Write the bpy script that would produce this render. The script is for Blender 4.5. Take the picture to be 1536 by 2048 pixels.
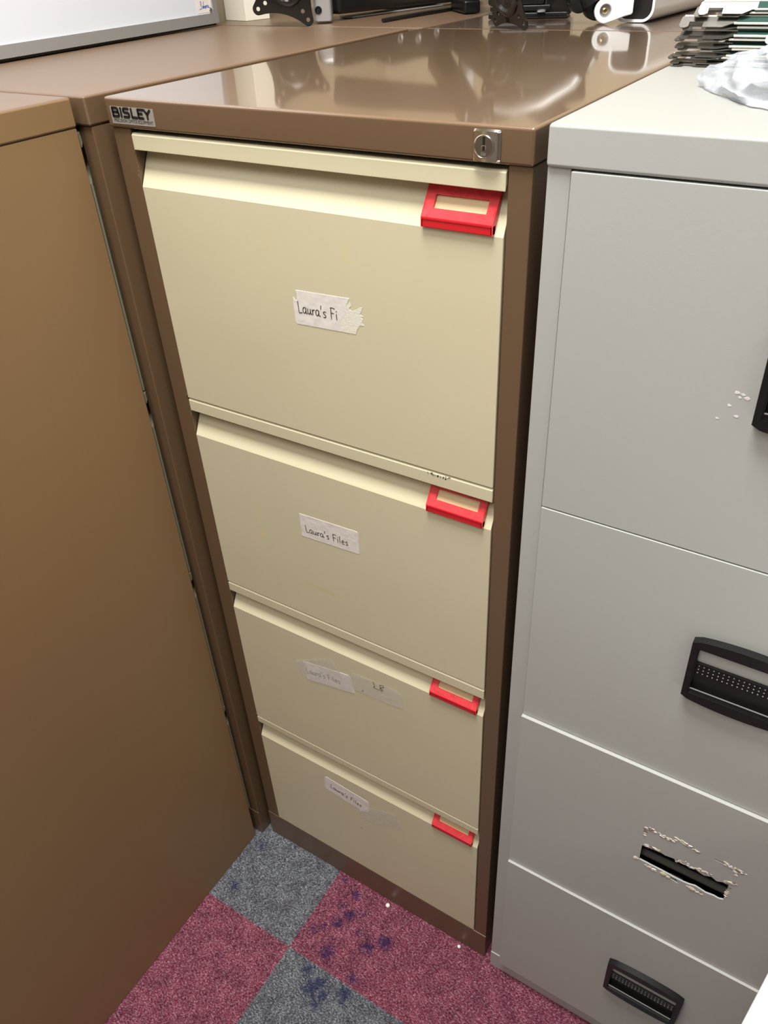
import bpy, bmesh, math, random
from mathutils import Vector, Matrix, noise

for o in list(bpy.data.objects):
    bpy.data.objects.remove(o)
scene = bpy.context.scene
COL = scene.collection

# ------------------------------------------------------------------ camera
cam_d = bpy.data.cameras.new('camera')
cam = bpy.data.objects.new('camera', cam_d)
COL.objects.link(cam)
RX = Vector((0.85075002, 0.5240597, -0.03982267))
RD = Vector((0.28086358, -0.51737533, -0.80835538))
RF = Vector((-0.44422974, 0.67652361, -0.58734635))
cm = Matrix.Identity(4)
for i in range(3):
    cm[i][0] = RX[i]; cm[i][1] = -RD[i]; cm[i][2] = -RF[i]
cm[0][3], cm[1][3], cm[2][3] = 0.71777243, -0.59837802, 1.43845758
cam.matrix_world = cm
cam_d.sensor_fit = 'VERTICAL'
cam_d.sensor_height = 36.0
cam_d.sensor_width = 27.0
cam_d.lens = 1569.67 / 2048 * 36.0
cam_d.shift_x = -(784.79 - 768) / 2048
cam_d.shift_y = (1008.97 - 1024) / 2048
cam_d.clip_start = 0.02
scene.camera = cam

# ------------------------------------------------------------------ world, lamps, exposure
w = bpy.data.worlds.new('world'); scene.world = w; w.use_nodes = True
w.node_tree.nodes['Background'].inputs[0].default_value = (1.0, 0.93, 0.86, 1)
w.node_tree.nodes['Background'].inputs[1].default_value = 0.03

def area(name, loc, sx, sy, power, col, rot=(0, 0, 0)):
    l = bpy.data.lights.new(name, 'AREA'); l.shape = 'RECTANGLE'
    l.size = sx; l.size_y = sy; l.energy = power; l.color = col
    o = bpy.data.objects.new(name, l); o.location = loc; o.rotation_euler = rot
    COL.objects.link(o); return o
WARM = (1.0, 0.99, 0.935)
area('ceiling_panel_light', (0.40, -0.36, 2.66), 0.6, 0.5, 33, WARM)
area('ceiling_panel_light', (0.40, -1.50, 2.66), 0.6, 1.2, 15, WARM)
area('ceiling_panel_light', (2.4, -0.80, 2.66), 0.6, 1.2, 10, WARM)
area('ceiling_panel_light', (0.40, 0.65, 2.66), 0.6, 0.6, 4, WARM)
area('ceiling_panel_light', (2.4, 0.75, 2.66), 0.6, 0.6, 4, WARM)
scene.view_settings.view_transform = 'Standard'
scene.view_settings.look = 'None'
scene.view_settings.exposure = 0.63
scene.view_settings.gamma = 1.0
scene.view_settings.use_curve_mapping = False

# ------------------------------------------------------------------ materials
def lin(c):
    return tuple((v / 12.92 if v <= 0.04045 else ((v + 0.055) / 1.055) ** 2.4) for v in [x / 255 for x in c]) + (1,)

def new_mat(name):
    m = bpy.data.materials.new(name); m.use_nodes = True
    nt = m.node_tree; return m, nt, nt.nodes['Principled BSDF']

def paint(name, rgb, rough=0.4, bump=0.02, bscale=900, mott=0.05, spec=0.5, metal=0.0, coat=0.0,
          coat_rough=0.1, warp=0.0, warp_scale=6, stains=(), scuffs=None):
    """powder-coat / plastic / paper: base colour with faint mottling, fine bump, named stains"""
    m, nt, b = new_mat(name)
    N, L = nt.nodes, nt.links
    tc = N.new('ShaderNodeTexCoord')
    n1 = N.new('ShaderNodeTexNoise'); n1.inputs['Scale'].default_value = 5.0; n1.inputs['Detail'].default_value = 4
    L.new(tc.outputs['Object'], n1.inputs['Vector'])
    mix = N.new('ShaderNodeMix'); mix.data_type = 'RGBA'
    c = lin(rgb)
    mix.inputs[6].default_value = tuple(v * (1 - mott) for v in c[:3]) + (1,)
    mix.inputs[7].default_value = tuple(min(1, v * (1 + mott)) for v in c[:3]) + (1,)
    L.new(n1.outputs['Fac'], mix.inputs[0])
    col = mix.outputs[2]
    def mth(op, a, bb):
        q = N.new('ShaderNodeMath'); q.operation = op
        for i, v in enumerate((a, bb)):
            if isinstance(v, (int, float)): q.inputs[i].default_value = v
            elif v is not None: L.new(v, q.inputs[i])
        return q.outputs[0]
    if stains or scuffs:
        sep = N.new('ShaderNodeSeparateXYZ'); L.new(tc.outputs['Object'], sep.inputs[0])
        sn = N.new('ShaderNodeTexNoise'); sn.inputs['Scale'].default_value = 160; sn.inputs['Detail'].default_value = 3
        L.new(tc.outputs['Object'], sn.inputs['Vector'])
        for (x0, x1, z0, z1, rgb2, st, soft) in stains:
            dx = mth('ABSOLUTE', mth('SUBTRACT', sep.outputs[0], (x0 + x1) / 2), None)
            dz = mth('ABSOLUTE', mth('SUBTRACT', sep.outputs[2], (z0 + z1) / 2), None)
            ex = mth('DIVIDE', mth('SUBTRACT', (x1 - x0) / 2, dx), soft)
            ez = mth('DIVIDE', mth('SUBTRACT', (z1 - z0) / 2, dz), soft)
            e = mth('MINIMUM', ex, ez)
            e = mth('ADD', e, mth('MULTIPLY', mth('SUBTRACT', sn.outputs['Fac'], 0.5), 3.0))
            cl = N.new('ShaderNodeClamp'); L.new(e, cl.inputs[0])
            mx = N.new('ShaderNodeMix'); mx.data_type = 'RGBA'
            L.new(mth('MULTIPLY', cl.outputs[0], st), mx.inputs[0]); L.new(col, mx.inputs[6])
            mx.inputs[7].default_value = lin(rgb2); col = mx.outputs[2]
        if scuffs:
            rgb2, th, st, sc = scuffs
            v = N.new('ShaderNodeTexNoise'); v.inputs['Scale'].default_value = sc; v.inputs['Detail'].default_value = 6
            v.inputs['Roughness'].default_value = 0.7
            mp = N.new('ShaderNodeMapping'); mp.inputs['Scale'].default_value = (1, 1, 3)
            L.new(tc.outputs['Object'], mp.inputs[0]); L.new(mp.outputs[0], v.inputs['Vector'])
            e = mth('MULTIPLY', mth('SUBTRACT', v.outputs['Fac'], th), 14.0)
            cl = N.new('ShaderNodeClamp'); L.new(e, cl.inputs[0])
            mx = N.new('ShaderNodeMix'); mx.data_type = 'RGBA'
            L.new(mth('MULTIPLY', cl.outputs[0], st), mx.inputs[0]); L.new(col, mx.inputs[6])
            mx.inputs[7].default_value = lin(rgb2); col = mx.outputs[2]
    L.new(col, b.inputs['Base Color'])
    b.inputs['Roughness'].default_value = rough
    b.inputs['Metallic'].default_value = metal
    b.inputs['Specular IOR Level'].default_value = spec
    b.inputs['Coat Weight'].default_value = coat
    b.inputs['Coat Roughness'].default_value = coat_rough
    last = None
    if bump:
        n2 = N.new('ShaderNodeTexNoise'); n2.inputs['Scale'].default_value = bscale; n2.inputs['Detail'].default_value = 2
        L.new(tc.outputs['Object'], n2.inputs['Vector'])
        bp = N.new('ShaderNodeBump'); bp.inputs['Strength'].default_value = bump; bp.inputs['Distance'].default_value = 0.001
        L.new(n2.outputs['Fac'], bp.inputs['Height']); last = bp.outputs[0]
    if warp:
        n3 = N.new('ShaderNodeTexNoise'); n3.inputs['Scale'].default_value = warp_scale; n3.inputs['Detail'].default_value = 1
        L.new(tc.outputs['Object'], n3.inputs['Vector'])
        bp = N.new('ShaderNodeBump'); bp.inputs['Strength'].default_value = 1.0; bp.inputs['Distance'].default_value = warp
        L.new(n3.outputs['Fac'], bp.inputs['Height'])
        if last: L.new(last, bp.inputs['Normal'])
        last = bp.outputs[0]
    if last:
        L.new(last, b.inputs['Normal'])
        if coat: L.new(last, b.inputs['Coat Normal'])
    return m

def film(name, rgb, alpha, rough=0.15, wr=0.002, wscale=60, var=0.2):
    """clear tape / polythene: partly see-through, glossy, creased"""
    m, nt, b = new_mat(name)
    N, L = nt.nodes, nt.links
    b.inputs['Base Color'].default_value = lin(rgb); b.inputs['Roughness'].default_value = rough
    tc = N.new('ShaderNodeTexCoord')
    n = N.new('ShaderNodeTexNoise'); n.inputs['Scale'].default_value = wscale; n.inputs['Detail'].default_value = 3
    n.inputs['Distortion'].default_value = 1.5
    L.new(tc.outputs['Object'], n.inputs['Vector'])
    bp = N.new('ShaderNodeBump'); bp.inputs['Strength'].default_value = 1; bp.inputs['Distance'].default_value = wr
    L.new(n.outputs['Fac'], bp.inputs['Height']); L.new(bp.outputs[0], b.inputs['Normal'])
    mr = N.new('ShaderNodeMapRange'); mr.inputs[1].default_value = 0.3; mr.inputs[2].default_value = 0.7
    mr.inputs[3].default_value = max(0, alpha - var); mr.inputs[4].default_value = min(1, alpha + var)
    L.new(n.outputs['Fac'], mr.inputs[0]); L.new(mr.outputs[0], b.inputs['Alpha'])
    return m

BROWN = (104, 82, 61)
CREAM = (208, 200, 171)
GREY = (175, 176, 174)
M = {}
M['brown'] = paint('brown_enamel', BROWN, rough=0.3, bump=0.01, mott=0.03, spec=0.5)
M['brown_front'] = paint('brown_enamel_front', BROWN, rough=0.3, bump=0.01, mott=0.03,
                         stains=[(0.128, 0.160, 1.2895, 1.2909, (190, 165, 140), 0.7, 0.0012)])
M['brown_gloss'] = paint('polished_brown_enamel', (114, 91, 70), rough=0.28, bump=0.0, mott=0.04, coat=1.0, coat_rough=0.055, warp=0.0005, warp_scale=4, scuffs=((205, 190, 172), 0.735, 0.5, 45),
                         spec=0.5)
M['brown_matt'] = paint('satin_brown_enamel', (112, 90, 72), rough=0.36, bump=0.02, mott=0.03, spec=0.6)
M['brown_side'] = paint('satin_ochre_brown_enamel', (132, 104, 72), rough=0.42, bump=0.03, bscale=700, mott=0.03)
M['brown_back'] = paint('brown_enamel_dark_reflection', (104, 86, 72), rough=0.2, bump=0.0, mott=0.03, coat=0.6, coat_rough=0.06)  # base toned darker for the dark objects mirrored in this top
M['dark'] = paint('interior_shade_paint', (30, 26, 22), rough=0.8, bump=0)  # shade colour for cabinet insides and the torn hole
tape_y = (214, 200, 150); scf = (150, 140, 115)
M['cream'] = paint('cream_enamel', CREAM, rough=0.38, bump=0.03, bscale=1300, mott=0.02, warp=0.002, warp_scale=4.5,
    stains=[(0.184, 0.198, 1.192, 1.208, tape_y, 0.3, 0.002), (0.279, 0.293, 1.188, 1.206, tape_y, 0.36, 0.002),
            (0.110, 0.117, 0.816, 0.844, tape_y, 0.6, 0.002), (0.1125, 0.122, 0.789, 0.813, tape_y, 0.6, 0.002),
            (0.178, 0.236, 0.733, 0.741, (205, 188, 130), 0.5, 0.004), (0.227, 0.231, 0.196, 0.1985, (150, 80, 45), 0.8, 0.0008)],
    scuffs=((150, 140, 115), 0.71, 0.6, 26))
M['olive'] = paint('grey_green_enamel', (150, 150, 130), rough=0.4)
M['grey'] = paint('light_grey_enamel', GREY, rough=0.42, bump=0.05, bscale=700, mott=0.015, warp=0.001, warp_scale=4)
M['grey_top'] = paint('light_grey_enamel_top_dimmed', (152, 152, 149), spec=0.25, rough=0.5, bump=0.04, bscale=700, mott=0.02)  # darker copy of the grey enamel, offsetting strong lamp light on top
M['red'] = paint('red_plastic', (214, 32, 44), rough=0.25, bump=0.0, coat=0.3)
M['redclear'] = film('clear_red_plastic', (222, 70, 78), 0.85, rough=0.2, wr=0.0)
M['card'] = paint('label_card', (205, 185, 145), rough=0.5)
M['chrome'] = paint('chrome', (222, 218, 212), rough=0.2, metal=1.0, bump=0, mott=0.01)
M['lockface'] = paint('brushed_steel', (150, 143, 135), rough=0.32, metal=1.0, bump=0.02)
M['silver'] = paint('silver_metal', (205, 205, 208), rough=0.3, metal=0.7, bump=0)
M['steel'] = paint('zinc_steel_rail', (168, 165, 160), rough=0.3, metal=0.9, bump=0.03, bscale=200)
M['steel_dull'] = paint('dull_steel_rail', (104, 101, 97), rough=0.38, metal=0.8, bump=0.05, bscale=200)
M['steel_glint'] = paint('steel_edge_highlight', (214, 211, 204), rough=0.35, metal=0.4, bump=0)  # brighter copy of the rail steel, painted highlight along the edges
M['alu'] = paint('satin_aluminium', (168, 168, 168), rough=0.42, metal=0.5, bump=0.02)
M['badge'] = paint('silver_badge', (165, 160, 155), rough=0.35, metal=0.3, bump=0.02)
M['black'] = paint('black_plastic', (20, 19, 20), rough=0.32, bump=0.02)
M['blackgloss'] = paint('black_gloss_plastic', (16, 14, 14), rough=0.18, bump=0, coat=0.5)
M['ink'] = paint('black_ink', (52, 44, 44), rough=0.6, bump=0)
M['inkblue'] = paint('blue_ink', (50, 90, 170), rough=0.6, bump=0)
M['inkbrown'] = paint('brown_ink', (120, 95, 45), rough=0.6, bump=0)
M['logo_and_hole'] = paint('logo_and_shade_black', (22, 20, 20), rough=0.5, bump=0)  # logo print, also painted in for the shade of slots and hollows
M['paper'] = paint('sticker_paper', (226, 220, 216), rough=0.5, bump=0.1, bscale=300, mott=0.02, warp=0.0006, warp_scale=90)
M['torn'] = paint('torn_sticker_paper', (222, 218, 205), rough=0.8, bump=0.25, bscale=500, mott=0.12)
M['tape'] = film('clear_tape', (236, 233, 228), 0.22, rough=0.2, wr=0.0, wscale=45, var=0.10)
M['bag'] = film('polythene', (196, 201, 210), 0.45, rough=0.08, wr=0.002, wscale=22, var=0.15)
M['white'] = paint('white_plastic', (236, 237, 240), rough=0.25, bump=0.0, mott=0.01, coat=0.2)
M['whiteboard'] = paint('whiteboard_enamel', (214, 217, 226), rough=0.2, bump=0, mott=0.005)
M['cream_box'] = paint('cream_plastic', (246, 240, 226), rough=0.45, bump=0.02, mott=0.01)
M['wall'] = paint('beige_wall_paint', (188, 174, 150), rough=0.8, bump=0.2, bscale=250, mott=0.03)
M['wall_dim'] = paint('darkened_wall_paint', (135, 128, 118), rough=0.85, bump=0.2, bscale=250)  # unseen walls, toned dark to hold back bounced light
M['ceiling'] = paint('ceiling_tile', (225, 222, 215), rough=0.9, bump=0.3, bscale=120)
M['green'] = paint('dark_green_card', (18, 62, 52), rough=0.75, bump=0.2, bscale=400, mott=0.1)
M['teal'] = paint('teal_card', (30, 120, 105), rough=0.7, bump=0.2, bscale=400, mott=0.1)
M['clear_tab'] = film('clear_tab_plastic', (245, 243, 248), 0.75, rough=0.08, wr=0.001, wscale=50)
M['glue'] = paint('dried_adhesive', (205, 198, 172), rough=0.7, bump=0.6, bscale=300, mott=0.15)
M['chip'] = paint('chipped_bare_metal', (190, 185, 178), rough=0.35, metal=0.8, bump=0.3, bscale=300)
M['bead'] = paint('white_bead', (250, 248, 244), rough=0.3, bump=0)
M['brass'] = paint('brass_screw', (176, 160, 126), rough=0.3, metal=1.0, bump=0)

def carpet_mat():
    m, nt, b = new_mat('carpet_tiles')
    N, L = nt.nodes, nt.links
    tc = N.new('ShaderNodeTexCoord'); sep = N.new('ShaderNodeSeparateXYZ'); L.new(tc.outputs['Object'], sep.inputs[0])
    def mth(op, a, bb=None):
        q = N.new('ShaderNodeMath'); q.operation = op
        for i, v in enumerate((a, bb)):
            if isinstance(v, (int, float)): q.inputs[i].default_value = v
            elif v is not None: L.new(v, q.inputs[i])
        return q.outputs[0]
    def nz(scale, det=2, vec=None, rough=0.5):
        n = N.new('ShaderNodeTexNoise'); n.inputs['Scale'].default_value = scale; n.inputs['Detail'].default_value = det
        n.inputs['Roughness'].default_value = rough
        L.new(vec or tc.outputs['Object'], n.inputs['Vector']); return n.outputs['Fac']
    def mixc(f, a, c):
        x = N.new('ShaderNodeMix'); x.data_type = 'RGBA'
        if isinstance(f, float): x.inputs[0].default_value = f
        else: L.new(f, x.inputs[0])
        for i, v in ((6, a), (7, c)):
            if isinstance(v, tuple): x.inputs[i].default_value = v
            else: L.new(v, x.inputs[i])
        return x.outputs[2]
    jit = mth('MULTIPLY', mth('SUBTRACT', nz(350), 0.5), 0.006)
    fx = mth('FLOOR', mth('DIVIDE', mth('ADD', mth('SUBTRACT', sep.outputs[0], 0.166), jit), 0.5))
    fy = mth('FLOOR', mth('DIVIDE', mth('ADD', mth('SUBTRACT', sep.outputs[1], -0.160), jit), 0.5))
    par = mth('ABSOLUTE', mth('MODULO', mth('ADD', fx, fy), 2.0))
    # pile: elongated tufts
    mp = N.new('ShaderNodeMapping'); mp.inputs['Scale'].default_value = (1, 1.6, 1); mp.inputs['Rotation'].default_value = (0, 0, 0.5)
    L.new(tc.outputs['Object'], mp.inputs[0])
    f1 = nz(270, 4, mp.outputs[0], 0.85)
    f2 = nz(150, 4, None, 0.75)
    def ramp(src, stops):
        r = N.new('ShaderNodeValToRGB'); e = r.color_ramp.elements
        e[0].position, e[0].color = stops[0][0], lin(stops[0][1]); e[1].position, e[1].color = stops[-1][0], lin(stops[-1][1])
        for p, c in stops[1:-1]:
            x = e.new(p); x.color = lin(c)
        L.new(src, r.inputs[0]); return r.outputs[0]
    red = ramp(f1, [(0.36, (44, 26, 40)), (0.46, (128, 44, 70)), (0.54, (176, 92, 116)), (0.62, (238, 214, 222))])
    red2 = ramp(f2, [(0.36, (88, 34, 56)), (0.5, (158, 78, 104)), (0.64, (206, 160, 178))])
    red = mixc(0.3, red, red2)
    gr = ramp(f1, [(0.36, (24, 26, 32)), (0.46, (86, 89, 98)), (0.54, (142, 146, 156)), (0.62, (236, 239, 245))])
    gr2 = ramp(f2, [(0.36, (52, 54, 62)), (0.5, (112, 116, 123)), (0.64, (180, 184, 192))])
    gr = mixc(0.3, gr, gr2)
    col = mixc(par, red, gr)
    blot = ramp(nz(38, 3, None, 0.6), [(0.35, (206, 203, 207)), (0.65, (255, 255, 255))])
    mm = N.new('ShaderNodeMix'); mm.data_type = 'RGBA'; mm.blend_type = 'MULTIPLY'; mm.inputs[0].default_value = 1.0
    L.new(col, mm.inputs[6]); L.new(blot, mm.inputs[7]); col = mm.outputs[2]
    # ink spots
    spots = [(.1819, -.0086, .008), (.2169, -.0234, .010), (.2279, -.0595, .012), (.2159, -.0821, .012), (.1876, -.1122, .009),
             (.2304, -.1335, .014), (.2863, -.0907, .013), (.3068, -.0688, .015), (.2919, -.1463, .010), (.2188, -.1738, .012),
             (.2477, -.1799, .014), (.2628, -.1935, .012), (.2954, -.1741, .014), (.2624, -.2115, .010), (.0038, -.0359, .008),
             (.0089, -.1236, .010), (.245, -.045, .007), (.205, -.055, .008), (.26, -.075, .008), (.24, -.195, .015), (.20, -.10, .006), (.225, -.112, .006)]
    tot = None
    wob = mth('MULTIPLY', mth('SUBTRACT', nz(120, 4, None, 0.8), 0.5), 0.060)
    for x, y, r in spots:
        dx = mth('SUBTRACT', sep.outputs[0], x); dy = mth('SUBTRACT', sep.outputs[1], y)
        d = mth('SQRT', mth('ADD', mth('MULTIPLY', dx, dx), mth('MULTIPLY', dy, dy)))
        v = mth('DIVIDE', mth('SUBTRACT', mth('ADD', mth('MULTIPLY', d, -1.0), r + .0025), wob), 0.011)
        cl = N.new('ShaderNodeClamp'); L.new(v, cl.inputs[0])
        tot = cl.outputs[0] if tot is None else mth('MAXIMUM', tot, cl.outputs[0])
    dk = mixc(0.8, col, lin((20, 32, 84)))
    col = mixc(mth('MULTIPLY', tot, 0.85), col, dk)
    L.new(col, b.inputs['Base Color']); b.inputs['Roughness'].default_value = 0.95
    b.inputs['Specular IOR Level'].default_value = 0.1
    bp = N.new('ShaderNodeBump'); bp.inputs['Strength'].default_value = 0.9; bp.inputs['Distance'].default_value = 0.004
    L.new(f1, bp.inputs['Height']); L.new(bp.outputs[0], b.inputs['Normal'])
    return m
M['carpet'] = carpet_mat()

# ------------------------------------------------------------------ mesh helpers
class MB:
    def __init__(s): s.bm = bmesh.new(); s.mats = []; s.smooth = []
    def mi(s, key):
        if key not in s.mats: s.mats.append(key)
        return s.mats.index(key)
    def _take(s, tmp, key, smooth=False, mat=None):
        if mat is not None: bmesh.ops.transform(tmp, matrix=mat, verts=tmp.verts)
        me = bpy.data.meshes.new('tmp'); i = s.mi(key)
        for f in tmp.faces: f.material_index = i; f.smooth = smooth
        tmp.to_mesh(me); tmp.free(); s.bm.from_mesh(me); bpy.data.meshes.remove(me)
    def box(s, x0, x1, y0, y1, z0, z1, key, bev=0.0, seg=2, mat=None):
        t = bmesh.new(); bmesh.ops.create_cube(t, size=1)
        for v in t.verts:
            v.co = Vector((x0 + (v.co.x + .5) * (x1 - x0), y0 + (v.co.y + .5) * (y1 - y0), z0 + (v.co.z + .5) * (z1 - z0)))
        if bev: bmesh.ops.bevel(t, geom=t.edges[:], offset=bev, segments=seg, profile=0.5, affect='EDGES')
        s._take(t, key, bool(bev), mat); return s
    def prism(s, pts, d, key, mat=None, bev=0.0, seg=2, smooth=False, holes=()):
        """polygon in local xy extruded along +z by d; optional holes"""
        t = bmesh.new()
        if holes or (len(pts) > 4 and not bev):
            es = []
            for loop in [pts] + list(holes):
                vs = [t.verts.new((p[0], p[1], 0)) for p in loop]
                es += [t.edges.new((vs[i], vs[(i + 1) % len(vs)])) for i in range(len(vs))]
            bmesh.ops.triangle_fill(t, use_beauty=True, edges=es)
        else:
            vs = [t.verts.new((p[0], p[1], 0)) for p in pts]
            t.faces.new(vs)
        r = bmesh.ops.extrude_face_region(t, geom=t.faces[:])
        vv = [g for g in r['geom'] if isinstance(g, bmesh.types.BMVert)]
        bmesh.ops.translate(t, vec=(0, 0, d), verts=vv)
        bmesh.ops.recalc_face_normals(t, faces=t.faces[:])
        if bev:
            es = [e for e in t.edges if len(e.link_faces) == 2 and e.calc_face_angle(0) > 0.7]
            bmesh.ops.bevel(t, geom=es, offset=bev, segments=seg, profile=0.5, affect='EDGES')
        s._take(t, key, smooth or bool(bev), mat); return s
    def tube(s, path, r, key, n=12, mat=None, closed=False):
        t = bmesh.new(); P = [Vector(p) for p in path]; rings = []
        up = Vector((0, 0, 1))
        for i, p in enumerate(P):
            a = P[max(i - 1, 0)]; c = P[min(i + 1, len(P) - 1)]
            d = (c - a).normalized()
            u = d.cross(up)
            if u.length < 1e-3: u = d.cross(Vector((1, 0, 0)))
            u.normalize(); v = d.cross(u)
            rr = r[i] if isinstance(r, (list, tuple)) else r
            rings.append([t.verts.new(p + (u * math.cos(k * 2 * math.pi / n) + v * math.sin(k * 2 * math.pi / n)) * rr) for k in range(n)])
        for a, c in zip(rings, rings[1:]):
            for k in range(n): t.faces.new((a[k], a[(k + 1) % n], c[(k + 1) % n], c[k]))
        t.faces.new(rings[0][::-1]); t.faces.new(rings[-1])
        bmesh.ops.recalc_face_normals(t, faces=t.faces[:])
        s._take(t, key, True, mat); return s
    def lathe(s, prof, key, n=40, mat=None):
        """profile (r, z) revolved about local z"""
        t = bmesh.new(); rings = []
        for r, z in prof:
            rings.append([t.verts.new((max(r, 1e-5) * math.cos(k * 2 * math.pi / n), max(r, 1e-5) * math.sin(k * 2 * math.pi / n), z)) for k in range(n)])
        for a, c in zip(rings, rings[1:]):
            for k in range(n): t.faces.new((a[k], a[(k + 1) % n], c[(k + 1) % n], c[k]))
        t.faces.new(rings[0][::-1]); t.faces.new(rings[-1])
        bmesh.ops.recalc_face_normals(t, faces=t.faces[:])
        s._take(t, key, True, mat); return s
    def ribbon(s, strokes, wd, key, mat, th=0.0002):
        """pen strokes (lists of local xy points) as thin raised strips; mat maps local xy -> scene"""
        t = bmesh.new()
        for st in strokes:
            P = [Vector((p[0], p[1], 0)) for p in st]
            for i, p in enumerate(P):
                vs = [t.verts.new(p + Vector((math.cos(k * math.pi / 4) * wd / 2, math.sin(k * math.pi / 4) * wd / 2, th))) for k in range(8)]
                t.faces.new(vs)
                if i + 1 < len(P):
                    d = P[i + 1] - p
                    if d.length < 1e-7: continue
                    nn = Vector((-d.y, d.x, 0)).normalized() * wd / 2
                    e = Vector((0, 0, th * 1.05))
                    t.faces.new([t.verts.new(q + e) for q in (p - nn, P[i + 1] - nn, P[i + 1] + nn, p + nn)])
        s._take(t, key, False, mat); return s
    def merge(s, me, key, mat=None, smooth=False):
        t = bmesh.new(); t.from_mesh(me); s._take(t, key, smooth, mat); return s
    def build(s, name, parent=None, flat_angle=40):
        me = bpy.data.meshes.new(name)
        s.bm.normal_update(); s.bm.to_mesh(me); s.bm.free()
        for k in s.mats: me.materials.append(M[k])
        try: me.set_sharp_from_angle(angle=math.radians(flat_angle))
        except Exception: pass
        o = bpy.data.objects.new(name, me); COL.objects.link(o)
        if parent: o.parent = parent
        wn = o.modifiers.new('weighted_normals', 'WEIGHTED_NORMAL'); wn.mode = 'FACE_AREA'; wn.weight = 100; wn.keep_sharp = True
        return o

def thing(name, label, cat, loc=(0, 0, 0), rz=0.0, group=None):
    o = bpy.data.objects.new(name, None); COL.objects.link(o)
    o.location = loc; o.rotation_euler = (0, 0, rz); o['label'] = label; o['category'] = cat
    if group: o['group'] = group
    return o
def tag(o, label, cat, group=None):
    o['label'] = label; o['category'] = cat
    if group: o['group'] = group
    return o
def struct(name, mb):
    o = mb.build(name); o['kind'] = 'structure'; return o
def frame(origin, ex, ey, ez):
    m = Matrix.Identity(4)
    for i in range(3):
        m[i][0] = ex[i]; m[i][1] = ey[i]; m[i][2] = ez[i]; m[i][3] = origin[i]
    return m
def front(y, x=0, z=0, depth_out=True):
    """local xy -> world xz on plane y, local +z -> towards the camera side (-y)"""
    return frame((x, y, z), (1, 0, 0), (0, 0, 1), (0, -1, 0))
def rrect(x0, x1, y0, y1, r, n=5):
    pts = []
    for cx, cy, a0 in ((x1 - r, y1 - r, 0), (x0 + r, y1 - r, 90), (x0 + r, y0 + r, 180), (x1 - r, y0 + r, 270)):
        for k in range(n + 1):
            a = math.radians(a0 + 90 * k / n); pts.append((cx + r * math.cos(a), cy + r * math.sin(a)))
    return pts
def circle(cx, cy, r, n=24):
    return [(cx + r * math.cos(2 * math.pi * k / n), cy + r * math.sin(2 * math.pi * k / n)) for k in range(n)]

# ------------------------------------------------------------------ room
XL, XR, YB, YF, ZC = -0.497, 3.6, 1.32, -2.6, 2.7
struct('floor', MB().box(XL - .1, XR + .1, YF - .1, YB + .1, -0.05, 0, 'carpet'))
struct('ceiling', MB().box(XL - .1, XR + .1, YF - .1, YB + .1, ZC, ZC + .05, 'ceiling'))
struct('wall_left', MB().box(XL - .1, XL, YF, YB + .1, 0, ZC, 'wall'))
struct('wall_back', MB().box(XL, XR + .1, YB, YB + .1, 0, ZC, 'wall'))
struct('wall_right', MB().box(XR, XR + .1, YF, YB, 0, ZC, 'wall_dim'))
struct('wall_front', MB().box(XL, XR, YF - .1, YF, 0, ZC, 'wall_dim'))

# ------------------------------------------------------------------ brown filing cabinets
LEV = [(1.2852, 1.2687, 1.2325), (0.9797, 0.9629, 0.9274), (0.6758, 0.6587, 0.6251), (0.3710, 0.3558, 0.3199)]
BOT = 0.0703
def pen(txt):
    """hand-written glyphs on a unit em: returns strokes and width"""
    G = {
     'L': ([[(0, 1), (.02, .5), (.05, .02), (.2, -.02), (.42, .04)]], .42),
     'a': ([[(.36, .5), (.2, .56), (.05, .42), (.02, .2), (.12, .03), (.27, .08), (.37, .3), (.38, .5), (.38, .2), (.42, .02), (.52, .06)]], .5),
     'u': ([[(.0, .48), (.0, .2), (.08, .03), (.2, .06), (.32, .3), (.33, .48), (.33, .2), (.38, .03), (.46, .08)]], .46),
     'r': ([[(0, .48), (.03, .02), (.03, .3), (.12, .46), (.28, .5)]], .28),
     "'": ([[(.1, 1.0), (.06, .68)]], .2),
     's': ([[(.32, .48), (.15, .52), (.04, .4), (.14, .28), (.28, .18), (.24, .02), (.02, -.02)]], .4),
     'F': ([[(.06, .98), (.04, .5), (.03, 0)], [(.0, .98), (.25, 1.0), (.48, .94)], [(.04, .52), (.34, .52)]], .5),
     'i': ([[(.05, .5), (.06, .0)], [(.07, .72), (.09, .78)]], .2),
     'l': ([[(.08, .98), (.05, .5), (.06, .02)]], .2),
     'e': ([[(.03, .26), (.3, .3), (.3, .46), (.16, .52), (.03, .34), (.04, .12), (.18, .0), (.36, .06)]], .42),
     ' ': ([], .3),
    }
    x = 0; out = []
    for ch in txt:
        st, wd = G[ch]
        for s_ in st: out.append([(x + p[0], p[1]) for p in s_])
        x += wd + .1
    return out, x
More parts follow.
